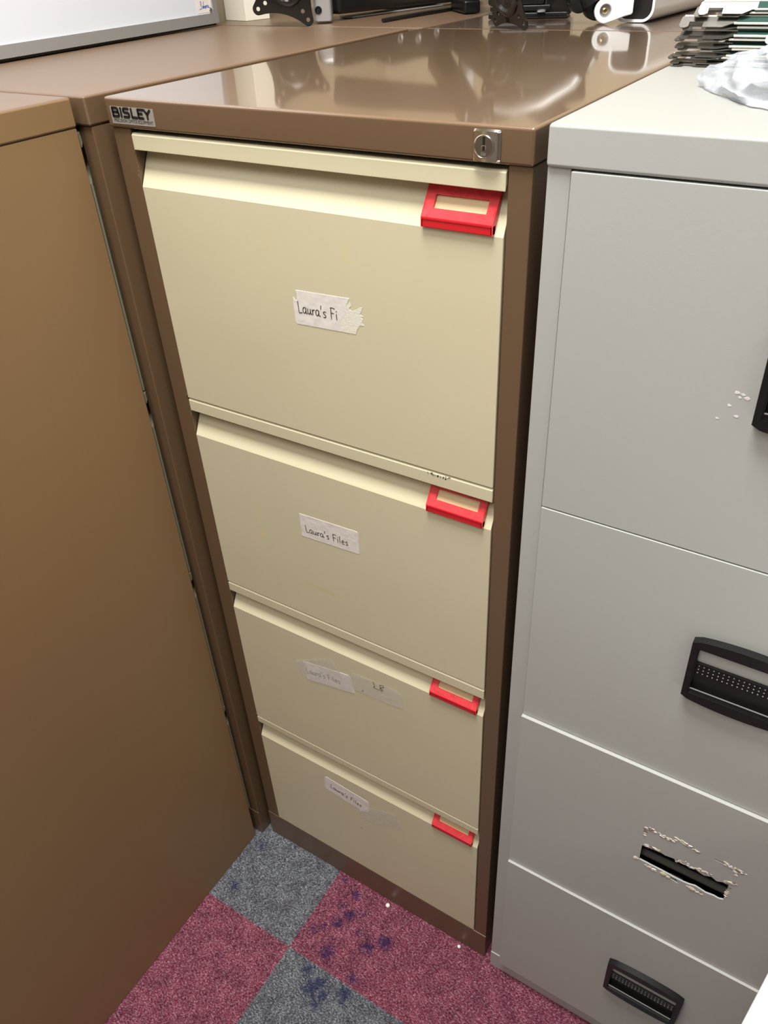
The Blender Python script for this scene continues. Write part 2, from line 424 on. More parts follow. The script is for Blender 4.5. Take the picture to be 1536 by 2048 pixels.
def write(mb, txt, a, b, cap, y, key='ink', wd=0.0009):
    st, tw = pen(txt)
    sm = []
    for s_ in st:                                   # Catmull-Rom smoothing
        if len(s_) < 3: sm.append(s_); continue
        q = [s_[0]] + s_ + [s_[-1]]; r = []
        for i in range(1, len(q) - 2):
            for k in range(5):
                t = k / 5
                r.append(tuple(0.5 * ((2 * q[i][c]) + (-q[i-1][c] + q[i+1][c]) * t + (2*q[i-1][c] - 5*q[i][c] + 4*q[i+1][c] - q[i+2][c]) * t*t + (-q[i-1][c] + 3*q[i][c] - 3*q[i+1][c] + q[i+2][c]) * t**3) for c in (0, 1)))
        r.append(s_[-1]); sm.append(r)
    dx, dz = b[0] - a[0], b[1] - a[1]; L_ = math.hypot(dx, dz); ux, uz = dx / L_, dz / L_; sc = L_ / tw
    sm = [[(p[0] * sc, p[1] * cap) for p in s_] for s_ in sm]
    mb.ribbon(sm, wd, key, frame((a[0], y, a[1]), (ux, 0, uz), (-uz, 0, ux), (0, -1, 0)))

def brown_cabinet(label, loc, rz, W, D, H, top, body='brown', drawer='cream', fine=False, cap_front='brown_front'):
    t = thing('filing_cabinet', label, 'filing cabinet', loc, rz)
    dz = H - 1.3176
    lev = LEV
    xl, xr = 0.028, W - 0.0231
    b = MB()                                        # body: thick side walls with front stiles, back and shelf
    zt = 1.2892 + dz
    b.box(0.0008, xl - .0012, 0.001, D, 0.0, zt, body, 0.0015)
    b.box(xr + .0012, W - 0.0008, 0.001, D, 0.0, zt, body, 0.0015)
    b.box(xl - .003, xr + .003, D - .01, D, 0.0, zt, body)
    b.build('body', t)
    MB().box(xl - .003, xr + .003, 0.06, D - .012, 0.02, zt - .005, 'dark').build('interior_shade_block', t)  # dark block standing in for the shade inside the cabinet
    # top cap
    c = MB(); c.box(0, W, -0.0018, D + .001, zt, H, top, 0.0028, 3)
    o = c.build('top', t)
    if body != top:
        o.data.materials.append(M[cap_front])
        for p in o.data.polygons:
            if p.normal.y < -0.9 or abs(p.normal.x) > .9: p.material_index = 1
    # plinth
    MB().box(0.0006, W - .0006, 0.0, 0.03, 0.0, BOT - .0015, body, 0.0012).build('plinth', t)
    outs = []
    for i, (l, bb, f) in enumerate(lev):
        z0 = lev[i + 1][0] + .0016 if i < 3 else BOT
        m = MB(); d = .021
        prof = [(0.0, z0), (0.0, f), (d, bb + .005), (.0028, bb + .005), (.0005, bb), (0.0, bb + .0008), (0.0, l - .002), (0.002, l), (.03, l), (.03, z0)]
        # local (y,z) polygon extruded along +x
        m.prism(prof, xr - xl, drawer, frame((xl, 0, 0), (0, 1, 0), (0, 0, 1), (1, 0, 0)), bev=.0006, seg=2)
        outs.append((m.build('drawer', t, 14), l, bb, f, z0))
    return t, outs

def label_holder(parent, l, bb, f, xr):
    """red clip-on title holder sitting in the finger recess"""
    x0, x1 = xr - .0765, xr - .0085
    m = MB()
    zt = bb + .0035; yb = .0175
    zf = f + .0012; zl = f + .0095
    # lower lip
    m.box(x0, x1, -.0035, .003, zf, zl, 'red', .0008)
    # sloping frame with window: local x along x, local y up the slope
    s = Vector((0, yb + .0030, zt - zl)); L_ = s.length; ey = s / L_; ez = Vector((1, 0, 0)).cross(ey)
    if ez.y > 0: ez = -ez
    F = frame((x0, -.0030, zl), (1, 0, 0), ey, Vector((1, 0, 0)).cross(ey))
    w_ = x1 - x0
    ring = rrect(0, w_, 0, L_, .0008, 2); hole = rrect(.0095, w_ - .0085, .0085, .0205, .0004, 2)
    m.prism(ring, -.0022, 'red', F, holes=[hole])
    m.prism([(.0005, .0), (w_ - .0005, .0), (w_ - .0005, L_), (.0005, L_)], -.0004, 'redclear', frame((x0, -.0036, zl), (1, 0, 0), ey, Vector((1, 0, 0)).cross(ey)), holes=[hole])
    m.prism([(.006, .006), (w_ - .006, .006), (w_ - .006, L_ - .004), (.006, L_ - .004)], .0005, 'card', frame((x0, .0002, zl), (1, 0, 0), ey, Vector((1, 0, 0)).cross(ey)))
    # side cheeks
    for xx in (x0, x1 - .0016):
        m.prism([(-.0035, zf), (-.0035, zl), (yb - .001, zt), (yb + .001, zt), (.001, zf)], .0016, 'red', frame((xx, 0, 0), (0, 1, 0), (0, 0, 1), (1, 0, 0)))
    m.box(x0 + .001, x1 - .001, -.0042, -.003, zl - .0015, zl + .0006, 'red', .0003)
    o = m.build('label_holder', parent)
    return o

W0, D0, H0 = .470, .6395, 1.3176
cab, drs = brown_cabinet('central brown four-drawer filing cabinet with cream drawers and red label clips', (0, 0, 0), 0, W0, D0, H0, 'brown_gloss')
XR_ = W0 - .0231
for (o, l, bb, f, z0) in drs: label_holder(o, l, bb, f, XR_)
# --- stickers on the drawers
def plate(mb, pts, y, th, key): mb.prism(pts, th, key, front(y))
d1, d2, d3, d4 = [q[0] for q in drs]
s = MB()
S1 = [(0.2203, 1.1513), (0.2214, 1.1486), (0.2213, 1.1445), (0.2208, 1.1402), (0.2185, 1.1404), (0.2163, 1.1437), (0.2160, 1.1395), (0.2158, 1.1302), (0.216, 1.1175), (0.2177, 1.1148), (0.2607, 1.1162), (0.275, 1.1168),
      (0.274, 1.127), (0.280, 1.137), (0.2822, 1.1461), (0.2865, 1.1536)]
plate(s, S1, 0, .0003, 'paper')
T1 = [(0.2822, 1.1461), (0.2865, 1.1500), (0.2878, 1.1462), (0.2851, 1.1426), (0.2886, 1.1410), (0.2925, 1.1425), (0.2950, 1.1440), (0.2985, 1.1460), (0.3016, 1.1471), (0.3000, 1.1430), (0.2978, 1.1392), (0.3018, 1.1376),
      (0.2985, 1.1365), (0.3011, 1.135), (0.2999, 1.1307), (0.3018, 1.1282), (0.2969, 1.1277), (0.2926, 1.1211), (0.2914, 1.1172), (0.275, 1.1168), (0.274, 1.127), (0.280, 1.137)]
plate(s, T1, 0, .00025, 'torn')
write(s, "Laura's Fi", (.2219, 1.1280), (.2722, 1.1285), .0118, -.0003)
o = s.build('sticker', d1); o['label'] = 'torn white sticker with handwritten black lettering'
s = MB(); plate(s, [(.1847, .8566), (.268, .8600), (.2722, .8598), (.2736, .858), (.2733, .827), (.2722, .8255), (.270, .8252), (.1862, .8210), (.1846, .8225)], 0, .0003, 'paper')
write(s, "Laura's Files", (.1927, .8305), (.2590, .8330), .0105, -.0003)
s.build('sticker', d2)['label'] = 'white sticker with handwritten black lettering'
s = MB(); plate(s, [(0.1532, 0.572), (0.2352, 0.5868), (0.2395, 0.5818), (0.2438, 0.5526), (0.1564, 0.5353)], 0, .0003, 'paper')
write(s, "Laura's Files", (.1583, .5500), (.2212, .5600), .0110, -.0003)
s.build('sticker', d3)['label'] = 'tilted white paper sticker under clear tape'
s = MB(); plate(s, [(0.1394, 0.5672), (0.2059, 0.6066), (0.2221, 0.5845), (0.2381, 0.5884), (0.2440, 0.5524), (0.1556, 0.5345), (0.1443, 0.5494)], -.0007, .00015, 'tape')
s.build('clear_tape', d3)
s = MB(); plate(s, [(0.2435, 0.5971), (0.3074, 0.6024), (0.3236, 0.5989), (0.3263, 0.5696), (0.3005, 0.5658), (0.2426, 0.5628), (0.2382, 0.5828)], -.0009, .00015, 'tape')
s.ribbon([[(.2784, .598), (.2812, .5906), (.279, .587), (.2874, .5861)], [(.2955, .600), (.29, .598), (.2905, .593), (.294, .590), (.2925, .5865), (.289, .589), (.2925, .594), (.2965, .597), (.2955, .600)], [(.2605, .5704), (.2587, .5673)]], .0009, 'inkbrown', front(-.0011))
s.build('clear_tape', d3)['label'] = 'clear tape with faint brown lettering'
s = MB(); plate(s, [(0.1613, 0.2938), (0.164, 0.2966), (0.2483, 0.288), (0.2498, 0.285), (0.2478, 0.2559), (0.2316, 0.2508), (0.1583, 0.2609)], 0, .0003, 'paper')
write(s, "Laura's Files", (.1718, .2726), (.2348, .2618), .0100, -.0003)
s.build('sticker', d4)['label'] = 'small white sticker with handwritten black lettering'
s = MB(); plate(s, [(0.2489, 0.271), (0.2627, 0.2801), (0.3027, 0.2935), (0.3036, 0.2876), (0.3153, 0.2631), (0.2541, 0.2362), (0.2349, 0.2311), (0.2278, 0.2478)], -.0007, .00015, 'tape')
s.build('clear_tape', d4)
# chipped marks on the second drawer's lip
random.seed(3)
s = MB()
for k in range(26):
    x = .371 + .031 * random.random(); z = .9766 + random.uniform(-.002, .0022); r = random.uniform(.0003, .0009)
    s.prism([(x + r * math.cos(a) * random.uniform(.5, 1.3), z + 1.5 * r * math.sin(a) * random.uniform(.5, 1.3)) for a in [i * 1.05 for i in range(6)]], .0002, 'chip' if k % 2 else 'ink', front(0))
s.build('paint_chips', d2)
# --- badge
s = MB()
s.prism(rrect(.0075, .0683, 1.2934, 1.3094, .0006, 2), .0004, 'badge', front(-.0018))
def logo_strokes():
    u = 1.0
    return [
      [[(0, 0), (0, 1)], [(0, 1), (.62, 1), (.74, .88), (.74, .62), (.62, .52)], [(0, .52), (.66, .52), (.80, .40), (.80, .12), (.68, 0), (0, 0)]],
      [[(1.15, 0), (1.15, .66)], [(1.15, .93), (1.15, 1.0)]],
      [[(2.2, 1), (1.62, 1), (1.5, .88), (1.5, .64), (1.62, .52), (2.1, .52), (2.22, .40), (2.22, .12), (2.1, 0), (1.5, 0)]],
      [[(2.6, 1), (2.6, 0), (3.25, 0)]],
      [[(4.2, 1), (3.5, 1), (3.5, 0), (4.1, 0)], [(3.5, .52), (4.0, .52)]],
      [[(4.35, 1.0), (4.7, .52)], [(5.1, 1.0), (4.7, .5), (4.7, 0)]],
    ]
sx, sz = .0104, .0076
st = [[(p[0] * sx, p[1] * sz) for p in q] for g in logo_strokes() for q in g]
s.ribbon(st, .0027, 'logo_and_hole', front(-.0022, .0108, 1.3003))
def text_mesh(txt, size, offset=0.0):
    c = bpy.data.curves.new('t', 'FONT'); c.body = txt; c.size = size; c.offset = offset; c.fill_mode = 'FRONT'; c.extrude = 0.00005; c.resolution_u = 3
    o = bpy.data.objects.new('t', c); COL.objects.link(o)
    dg = bpy.context.evaluated_depsgraph_get(); me = bpy.data.meshes.new_from_object(o.evaluated_get(dg))
    bpy.data.objects.remove(o); return me
me = text_mesh('PRECISION OFFICE EQUIPMENT', .0042)
wd = max(v.co.x for v in me.vertices)
s.merge(me, 'ink', frame((.0105, -.0023, 1.2953), (.0555 / wd, 0, 0), (0, 0, 1), (0, -1, 0)))
s.build('maker_badge', cab)
# --- lock
s = MB()
cx, cz = .4306, 1.3024
n_ = 18
# bowed escutcheon: cylinder-section front
vs_ = []
t_ = bmesh.new()
g = []
for i in range(n_ + 1):
    u = -1 + 2 * i / n_
    row = []
    for j in range(n_ + 1):
        v = -1 + 2 * j / n_
        bow = .0042 * (1 - .55 * u * u) * (1 - max(0, abs(u) - .93) * 9) * (1 - max(0, abs(v) - .90) * 8)
        hx = .0121 * (1 - .04 * v * v); hz = .0124 * (1 - .05 * u * u)
        row.append(t_.verts.new((cx + u * hx, -.0018 - max(bow, 0), cz + v * hz)))
    g.append(row)
for i in range(n_):
    for j in range(n_):
        t_.faces.new((g[i][j], g[i + 1][j], g[i + 1][j + 1], g[i][j + 1]))
bmesh.ops.recalc_face_normals(t_, faces=t_.faces[:])
s._take(t_, 'chrome', True)
F = frame((cx - .0008, -.0048, cz), (1, 0, 0), (0, 0, 1), (0, -1, 0))
s.lathe([(.0088, -.001), (.0088, .0016), (.0082, .0019), (.0078, .0012), (.0001, .0012)], 'chrome', 40, F)
s.lathe([(.0076, 0), (.0076, .0014), (.0001, .0015)], 'lockface', 40, F)
s.prism(rrect(-.0010, .0010, .0002, .0072, .0003, 2), .0003, 'logo_and_hole', frame((cx - .0008, -.0062, cz), (1, 0, 0), (0, 0, 1), (0, -1, 0)))
s.lathe([(.0024, 0), (.0024, .0005), (.0019, .0006), (.0017, .0002), (.0001, .0002)], 'chrome', 24, frame((cx - .0008, -.0061, cz - .0012), (1, 0, 0), (0, 0, 1), (0, -1, 0)))
s.prism(rrect(-.0009, .0009, -.0030, .0008, .0004, 2), .0009, 'logo_and_hole', frame((cx - .0008, -.0060, cz), (1, 0, 0), (0, 0, 1), (0, -1, 0)))
me = text_mesh('235', .0030); s.merge(me, 'silver', frame((cx - .0034, -.00635, cz - .0063), (1, 0, 0), (0, 0, 1), (0, -1, 0)))
s.build('lock', cab)
# chipped metal spots at the left stile
random.seed(8)
for (zz, n) in ((.985, 10), (.962, 6), (.683, 8), (.665, 4), (1.264, 2), (1.246, 2), (.3765, 3)):
    s = MB()
    for k in range(n):
        z = zz + random.uniform(-.008, .008); r = random.uniform(.0004, .0014); x = .0262 + random.uniform(-.0012, .0004)
        s.prism([(x + .6 * r * math.cos(a) * random.uniform(.5, 1.3), z + 2 * r * math.sin(a) * random.uniform(.5, 1.3)) for a in [i * 1.05 for i in range(6)]], .0002, 'chip', front(.001))
    s.build('chipped_paint', cab)

# neighbours
brown_cabinet('brown filing cabinet wedged behind the plain-sided one, white board standing on it', (-.4825, -.014, 0), 0, .470, .64, 1.3192, 'brown_matt', drawer='olive')
L1, _ = brown_cabinet('nearest brown filing cabinet at the left edge, only its plain side showing', (-.022, -.0245, 0), math.pi, .470, .62, 1.3194, 'brown_matt', body='brown_side', cap_front='brown_side')
# move L1 so that its back stands at y=-.0245 and its side at x=-.022
L1.location = (-.022, -.6445, 0); L1.rotation_euler = (0, 0, 0); L1.location.x = -.492

def plain_cabinet(label, x0, x1, y0, y1, H, key):
    t = thing('filing_cabinet', label, 'filing cabinet', (x0, y0, 0))
    W, D = x1 - x0, y1 - y0
    MB().box(.001, W - .001, .0, D - .002, 0, H - .03, 'brown').build('body', t)
    MB().box(0, W, 0, D, H - .03, H, key, .0028, 3).build('top', t)
brow = [(-.470, .001, 'brown_matt', 'brown filing cabinet at the back, with the cream post standing on it'),
        (.008, .478, 'brown_back', 'brown filing cabinet at the back, dark reflections put into its top colour, with the white monitor arm lying on it')]
for x0, x1, k, lb in brow: plain_cabinet(lb, x0, x1, .6445, 1.29, 1.3176 if k != 'brown_matt' else 1.3185, k)

# ------------------------------------------------------------------ grey cabinet
gx, gy, gH = .482, -.006, 1.3226
g = thing('filing_cabinet', 'light grey four-drawer filing cabinet with black recessed handles and one torn-out handle', 'filing cabinet', (gx, gy, 0))
GW, GD = .476, .64
b = MB()
b.box(.0005, .0195, .002, GD, 0, gH - .030, 'grey', .001)
b.box(GW - .0195, GW - .0005, .002, GD, 0, gH - .030, 'grey', .001)
b.box(.018, GW - .018, GD - .01, GD, 0, gH - .03, 'grey')
b.build('body', g)
MB().box(.018, GW - .018, .09, GD - .012, .02, gH - .035, 'dark').build('interior_shade_block', g)  # dark block, painted shade behind the grey drawers
o = MB().box(0, GW, -.001, GD, gH - .0305, gH, 'grey_top', .003, 3).build('top', g)
o.data.materials.append(M['grey'])
for p in o.data.polygons:
    if p.normal.z < .5: p.material_index = 1
MB().box(.0005, GW - .0005, .0005, .03, 0, .0445, 'grey', .001).build('plinth', g)
def handle(parent, x0, x1, z0, z1, yf):
    """black framed recessed pull: bowed frame, label slip, dimpled grip, dark finger hollow"""
    m = MB(); w_ = x1 - x0; h = z1 - z0; n = 14
    F = frame((x0, yf, z0), (1, 0, 0), (0, 0, 1), (0, -1, 0))
    bow = .0055
    outer = []
    for k in range(n + 1):
        u = k / n; outer.append((.0 + w_ * u, -bow * (4 * u * (1 - u)) ** .8))
    outer = [(0.001, .0015)] + outer[1:-1] + [(w_ - .001, .0015)]
    topc = []
    for k in range(n + 1):
        u = 1 - k / n; topc.append((w_ * u, h + bow * (4 * u * (1 - u)) ** .8))
    outer += [(w_, h - .0015)] + topc[1:-1] + [(0, h - .0015)]
    inner = rrect(.0075, w_ - .0075, .0085, h - .0085, .0015, 3)
    m.prism(outer, .0075, 'black', F, holes=[inner])
    # thin raised rounded rim
    mat = frame((x0, yf - .0075, z0), (1, 0, 0), (0, 0, 1), (0, -1, 0))
    m.prism(outer, .0012, 'black', mat, holes=[rrect(.0062, w_ - .0062, .0072, h - .0072, .0015, 3)], smooth=False)
    # label slip behind upper third
    m.box(x0 + .007, x1 - .007, yf - .0016, yf + .002, z0 + h * .60, z1 - .006, 'grey')
    m.box(x0 + .007, x1 - .007, yf - .0042, yf - .0012, z0 + h * .595, z0 + h * .615, 'black', .0006)
    # dimpled grip bar
    m.box(x0 + .007, x1 - .007, yf - .0032, yf + .002, z0 + h * .385, z0 + h * .60, 'black', .001)
    for i in range(19):
        for j in range(3):
            m.lathe([(.00075, 0), (.0005, .0005), (.0001, .0006)], 'alu', 8,
                    frame((x0 + .0105 + i * (w_ - .021) / 18, yf - .0032, z0 + h * (.43 + .062 * j)), (1, 0, 0), (0, 0, 1), (0, -1, 0)))
    # hollow: shallow black box painted for the shade inside
    m.box(x0 + .006, x1 - .006, yf - .0004, yf + .002, z0 + .006, z0 + h * .40, 'logo_and_hole')
    m.prism([(0, 0), (.0, .004), (.0065, .0005), (.0065, 0)], w_ - .015, 'black', frame((x0 + .0075, yf - .0068, z0 + .0085), (0, 1, 0), (0, 0, 1), (1, 0, 0)))
    m.box(x0 + .0075, x1 - .0075, yf - .0072, yf - .0064, z0 + .0118, z0 + .0128, 'alu')
    return m.build('handle', parent)
dz_ = [(1.2908, .9836, -.001), (.9824, .6752, -.0018), (.6744, .3600, -.0062), (.3592, .0462, -.0098)]
dx0, dx1 = .0205, .4555
Hx0, Hx1 = .6665 - gx, .7705 - gx
for i, (zt, zb, yf) in enumerate(dz_):
    m = MB()
    if i == 2:
        off = lambda L_: [(p[0] - gx, p[1]) for p in L_]
        hole = off([(0.6687, 0.537), (0.6737, .5392), (.676, .5372), (0.6797, 0.5394), (0.6850, .5392), (0.6897, 0.5406), (.6960, .5388), (0.7064, 0.5407), (.7120, .5378), (0.7199, 0.539), (.7250, .5368), (0.7303, 0.5405), (0.7354, 0.5376), (.7420, .5360), (0.7497, 0.5400), (.7560, .5365), (0.762, 0.5400), (0.7689, 0.5395), (0.7691, 0.5075), (.7640, .5050), (0.7587, 0.506), (0.7492, 0.5043), (.7430, .5060), (0.7366, 0.5074), (.7300, .5050), (0.7239, 0.5042), (0.7126, 0.5045), (0.6976, 0.5059), (0.6837, 0.5063), (0.6696, 0.5075)])
        slots = [off([(x, z + .003), (x + .009, z + .0022), (x + .009, z), (x, z + .0004)]) for x, z in ((.6856, .5715), (.7465, .5735))]
        slots.append(off([(.7087, .5020), (.7150, .5022), (.7208, .4975), (.7180, .4965), (.7092, .4982)]))
        m.prism([(dx0, zb), (dx1, zb), (dx1, zt), (dx0, zt)], .002, 'grey', frame((0, yf + .002, 0), (1, 0, 0), (0, 0, 1), (0, -1, 0)), holes=[hole[::-1]] + [q[::-1] for q in slots])
        m.box(dx0, dx1, yf + .002, yf + .024, zt - .002, zt, 'grey'); m.box(dx0, dx1, yf + .002, yf + .024, zb, zb + .002, 'grey')
        m.box(dx0, dx0 + .002, yf + .002, yf + .024, zb + .002, zt - .002, 'grey'); m.box(dx1 - .002, dx1, yf + .002, yf + .024, zb + .002, zt - .002, 'grey')
        o = m.build('drawer', g)
        q = MB(); q.box(.170, .310, yf + .045, yf + .047, .44, .60, 'dark')  # dark sheet painted for the shade behind the torn hole
        q.box(.186, .290, yf + .010, yf + .022, .5035, .5065, 'chip'); 
        for (a, c) in ((.515, .012), (.523, .020)): q.box(.186, .288, yf + c, yf + c + .003, a, a + .0016, 'black')
        
        for (x, z) in ((.6856, .5715), (.7465, .5735), (.7090, .4965)): q.box(x - gx - .002, x - gx + .013, yf + .003, yf + .005, z - .002, z + .006, 'logo_and_hole')  # black boxes added behind the slots as painted shade
        q.build('hole_shade_backing', o)
        # dried adhesive left where the handle was pulled off
        random.seed(5)
        segs = [((.6700, .5747), (.7000, .5730), 26), ((.7015, .5815), (.7320, .5727), 30), ((.7551, .5765), (.7822, .5737), 26), ((.6703, .5408), (.6884, .5415), 22),
                ((.7086, .5406), (.7491, .5430), 34), ((.7640, .5420), (.7743, .5486), 18), ((.6789, .5015), (.6900, .5000), 9), ((.6990, .5000), (.7070, .4985), 9),
                ((.7290, .5015), (.7475, .4962), 16), ((.7667, .5749), (.7720, .5650), 8), ((.6680, .5747), (.6690, .5600), 8), ((.7700, .5480), (.7700, .5100), 10), ((.6640, .5080), (.6670, .5060), 5)]
        for a, c, n in segs:
            q = MB()
            for k in range(int(n * 1.5)):
                u = random.random(); x = a[0] + (c[0] - a[0]) * u - gx + random.gauss(0, .0006); z = a[1] + (c[1] - a[1]) * u + random.gauss(0, .0013)
                r = random.uniform(.0007, .0019)
                t_ = bmesh.new(); bmesh.ops.create_icosphere(t_, subdivisions=1, radius=1)
                for v in t_.verts:
                    k_ = random.uniform(.6, 1.3); v.co = Vector((x + v.co.x * r * k_ * 1.6, yf + v.co.y * r * .45, z + v.co.z * r * k_))
                q._take(t_, random.choice(['glue', 'paper', 'paper', 'chip']), False)
            q.build('dried_adhesive', o)
        for (x, z, r) in ((.7000, .5008, .0042), (.7060, .4995, .003), (.7345, .4990, .0040), (.7455, .4975, .0025), (.6835, .5010, .0028), (.6865, .4995, .002)):
            q = MB(); t_ = bmesh.new(); bmesh.ops.create_icosphere(t_, subdivisions=2, radius=1)
            for v in t_.verts:
                k_ = random.uniform(.8, 1.15); v.co = Vector((x - gx + v.co.x * r * k_, yf + v.co.y * r * .3, z + v.co.z * r * k_ * .9))
            q._take(t_, 'glue', True); q.build('adhesive_blob', o)
    else:
        m.box(dx0, dx1, yf, yf + .024, zb, zt, 'grey', .0008)
        o = m.build('drawer', g)
        ht = {0: 1.1965, 1: .8885, 3: .2535}[i]
        handle(o, Hx0, Hx1, ht - .0745, ht, yf)
        if i == 0:
            q = MB(); random.seed(2)
            for (x, z) in ((.651, 1.143), (.6535, 1.1395), (.656, 1.1425), (.659, 1.140), (.6545, 1.123), (.641, 1.118), (.6475, 1.131)):
                r = random.uniform(.0007, .0014)
                q.prism([(x - gx + 1.6 * r * math.cos(a) * random.uniform(.5, 1.3), z + r * math.sin(a) * random.uniform(.5, 1.3)) for a in [k * 1.05 for k in range(6)]], .0002, 'paper', front(yf))
            q.build('sticker_residue', o)

# ------------------------------------------------------------------ white desk at the right
dk_ = thing('desk', 'white desk corner at the bottom right, in front of the light grey drawers', 'desk', (1.0, -.3, 0))
m = MB(); pts = [(.836 - 1.0, -.035 + .3), (.722 - 1.0, -.585 + .3), (1.40 - 1.0, -.72 + .3), (1.52 - 1.0, -.17 + .3)]
m.prism(pts, .018, 'white', Matrix.Translation((0, 0, .702)), bev=.004, seg=3); m.build('desk_top', dk_)
for (x, y) in ((.93, -.12), (.85, -.53), (1.33, -.65), (1.42, -.22)):
    MB().tube([(x - 1.0, y + .3, 0), (x - 1.0, y + .3, .702)], .018, 'white', 20).build('leg', dk_)

# ------------------------------------------------------------------ whiteboard leaning on the wall
a_ = Vector((-.4037, .621, 1.3195)); b_ = Vector((-.363, .143, 1.3195))
dirv = (b_ - a_).normalized(); tilt = math.radians(3.0)
upv = (Vector((0, 0, 1)) * math.cos(tilt) + Vector((-1, 0, 0)) * math.sin(tilt)); upv = (upv - dirv * upv.dot(dirv)).normalized()
nrm = upv.cross(dirv)
if nrm.x < 0: nrm = -nrm
wb = thing('whiteboard', 'large whiteboard with aluminium frame leaning on the left wall on top of the cabinets', 'whiteboard', (0, 0, 0))
LB, HB = 1.2, .9
F = frame(a_ + Vector((0, 0, .0045)), dirv, upv, nrm)
def wbm(): return F
fr_w = .0155
m = MB()
m.prism([(0, 0), (LB, 0), (LB, HB), (0, HB)], .006, 'alu', F, bev=0, holes=[[(fr_w * .75, fr_w), (LB - fr_w, fr_w), (LB - fr_w, HB - fr_w), (fr_w * .75, HB - fr_w)]])
m.prism([(0, 0), (LB, 0), (LB, HB), (0, HB)], -.012, 'alu', F)
m.prism([(.003, .0), (LB - .003, .0), (LB - .003, -.003), (.003, -.003)], -.008, 'black', F)  # black strip painted for the shadow gap beneath the frame
m.build('frame', wb)
MB().prism([(fr_w * .7, fr_w * .9), (LB - fr_w, fr_w * .9), (LB - fr_w, HB - fr_w), (fr_w * .7, HB - fr_w)], .003, 'whiteboard', F).build('writing_surface', wb)
q = MB()
Fl = frame(F @ Vector((.0118, .0175, .0031)), dirv, upv, nrm)
# local u runs towards the viewer (right to left in the picture): lettering is laid out with u reversed
q.prism([(.0, .0), (.040, .0), (.040, .0235), (.0, .0235)], .0003, 'paper', Fl)
sah = [[(.30, .92), (.22, 1.0), (.12, .92), (.08, .62), (.16, .42), (.26, .25), (.22, .08), (-.02, .04), (-.3, .0)],
       [(.30, .92), (.28, .7), (.2, .5)],
       [(.62, .34), (.5, .42), (.42, .25), (.48, .08), (.6, .2), (.64, .38), (.66, .1), (.76, .3), (.84, .95), (.78, .7), (.80, .08), (.86, .34), (.96, .38), (1.0, .1), (1.1, .1), (1.08, .32), (1.2, .4), (1.28, .2), (1.18, .08), (1.12, .25), (1.34, .38), (1.4, .44), (1.42, .12), (1.54, .38), (1.66, .4), (1.78, .36), (1.66, .12), (1.82, .2), (1.84, .4), (1.9, .06), (2.3, .1)]]
q.ribbon([[(.034 - (p[0] + .3) * .0118, .0055 + p[1] * .0115) for p in s_] for s_ in sah], .0009, 'inkblue', frame(Fl @ Vector((0, 0, .0003)), dirv, upv, nrm))
q.build('name_label', wb)
q = MB(); q.lathe([(.0042, 0), (.0036, .0016), (.0018, .002), (.0016, .001), (.0001, .001)], 'chrome', 20, frame(F @ Vector((.0165, .0200, .0034)), dirv, upv, nrm))
q.lathe([(.0018, 0), (.0001, .0018)], 'logo_and_hole', 12, frame(F @ Vector((.0165, .0200, .0040)), dirv, upv, nrm))
q.build('screw', wb)

# ------------------------------------------------------------------ cream post
pa = Vector((-.4728, .722, 0)); pb = Vector((-.4108, .708, 0)); pcv = Vector((-.4148, .764, 0))
az = math.atan2((pb - pa).y, (pb - pa).x)
post = MB(); post.box(0, (pb - pa).length, 0, .056, 0, .55, 'cream_box', .0012)
po = post.build('upright_box'); po.location = (pa.x, pa.y, 1.3186); po.rotation_euler = (0, 0, az)
tag(po, 'tall cream square upright box beside the whiteboard, on the rear brown cabinet', 'box')

# ------------------------------------------------------------------ monitor arms
def star_plate(m, F, key, ang=0.0, size=.05, th=.0022, pr=.0085, cr=.033, waist=.5, boss=True, squash=1.0):
    """four-lobed mounting plate: local xy = plate, +z = front"""
    pts = []; n = 8
    for q in range(4):
        a = math.radians(45 + 90 * q)
        c = Vector((math.cos(a), math.sin(a))) * size * math.sqrt(2)
        for k in range(n + 1):
            b2 = a + math.radians(-75 + 150 * k / n); pts.append((c.x + pr * math.cos(b2), c.y + pr * math.sin(b2)))
        # concave edge to next lobe
        a2 = a + math.pi / 2; e0 = Vector(pts[-1]); c2 = Vector((math.cos(a2), math.sin(a2))) * size * math.sqrt(2)
        b3 = a2 + math.radians(-75); e1 = Vector((c2.x + pr * math.cos(b3), c2.y + pr * math.sin(b3)))
        mid = Vector((math.cos(a + math.pi / 4), math.sin(a + math.pi / 4))) * size * waist * 2 * .62
        ctrl = mid * 2 - (e0 + e1) / 2
        for k in range(1, 9):
            t = k / 9; p = e0 * (1 - t) ** 2 + ctrl * 2 * t * (1 - t) + e1 * t * t; pts.append((p.x, p.y))
    hs = []
    for q in range(4):
        a = math.radians(45 + 90 * q)
        for r in (size * 1.414, size * 1.414 * .75): hs.append(circle(r * math.cos(a), r * math.sin(a), .0032, 12)[::-1])
    m.prism(pts, th, key, F, holes=hs)
    if boss:
        F2 = F @ Matrix.Translation((0, 0, th))
        m.lathe([(cr, -.0005), (cr, .002), (cr - .003, .0045), (cr - .007, .0045), (cr - .010, .001), (cr * .45, .0005), (cr * .38, .002), (.0001, .002)], key, 40, F2)

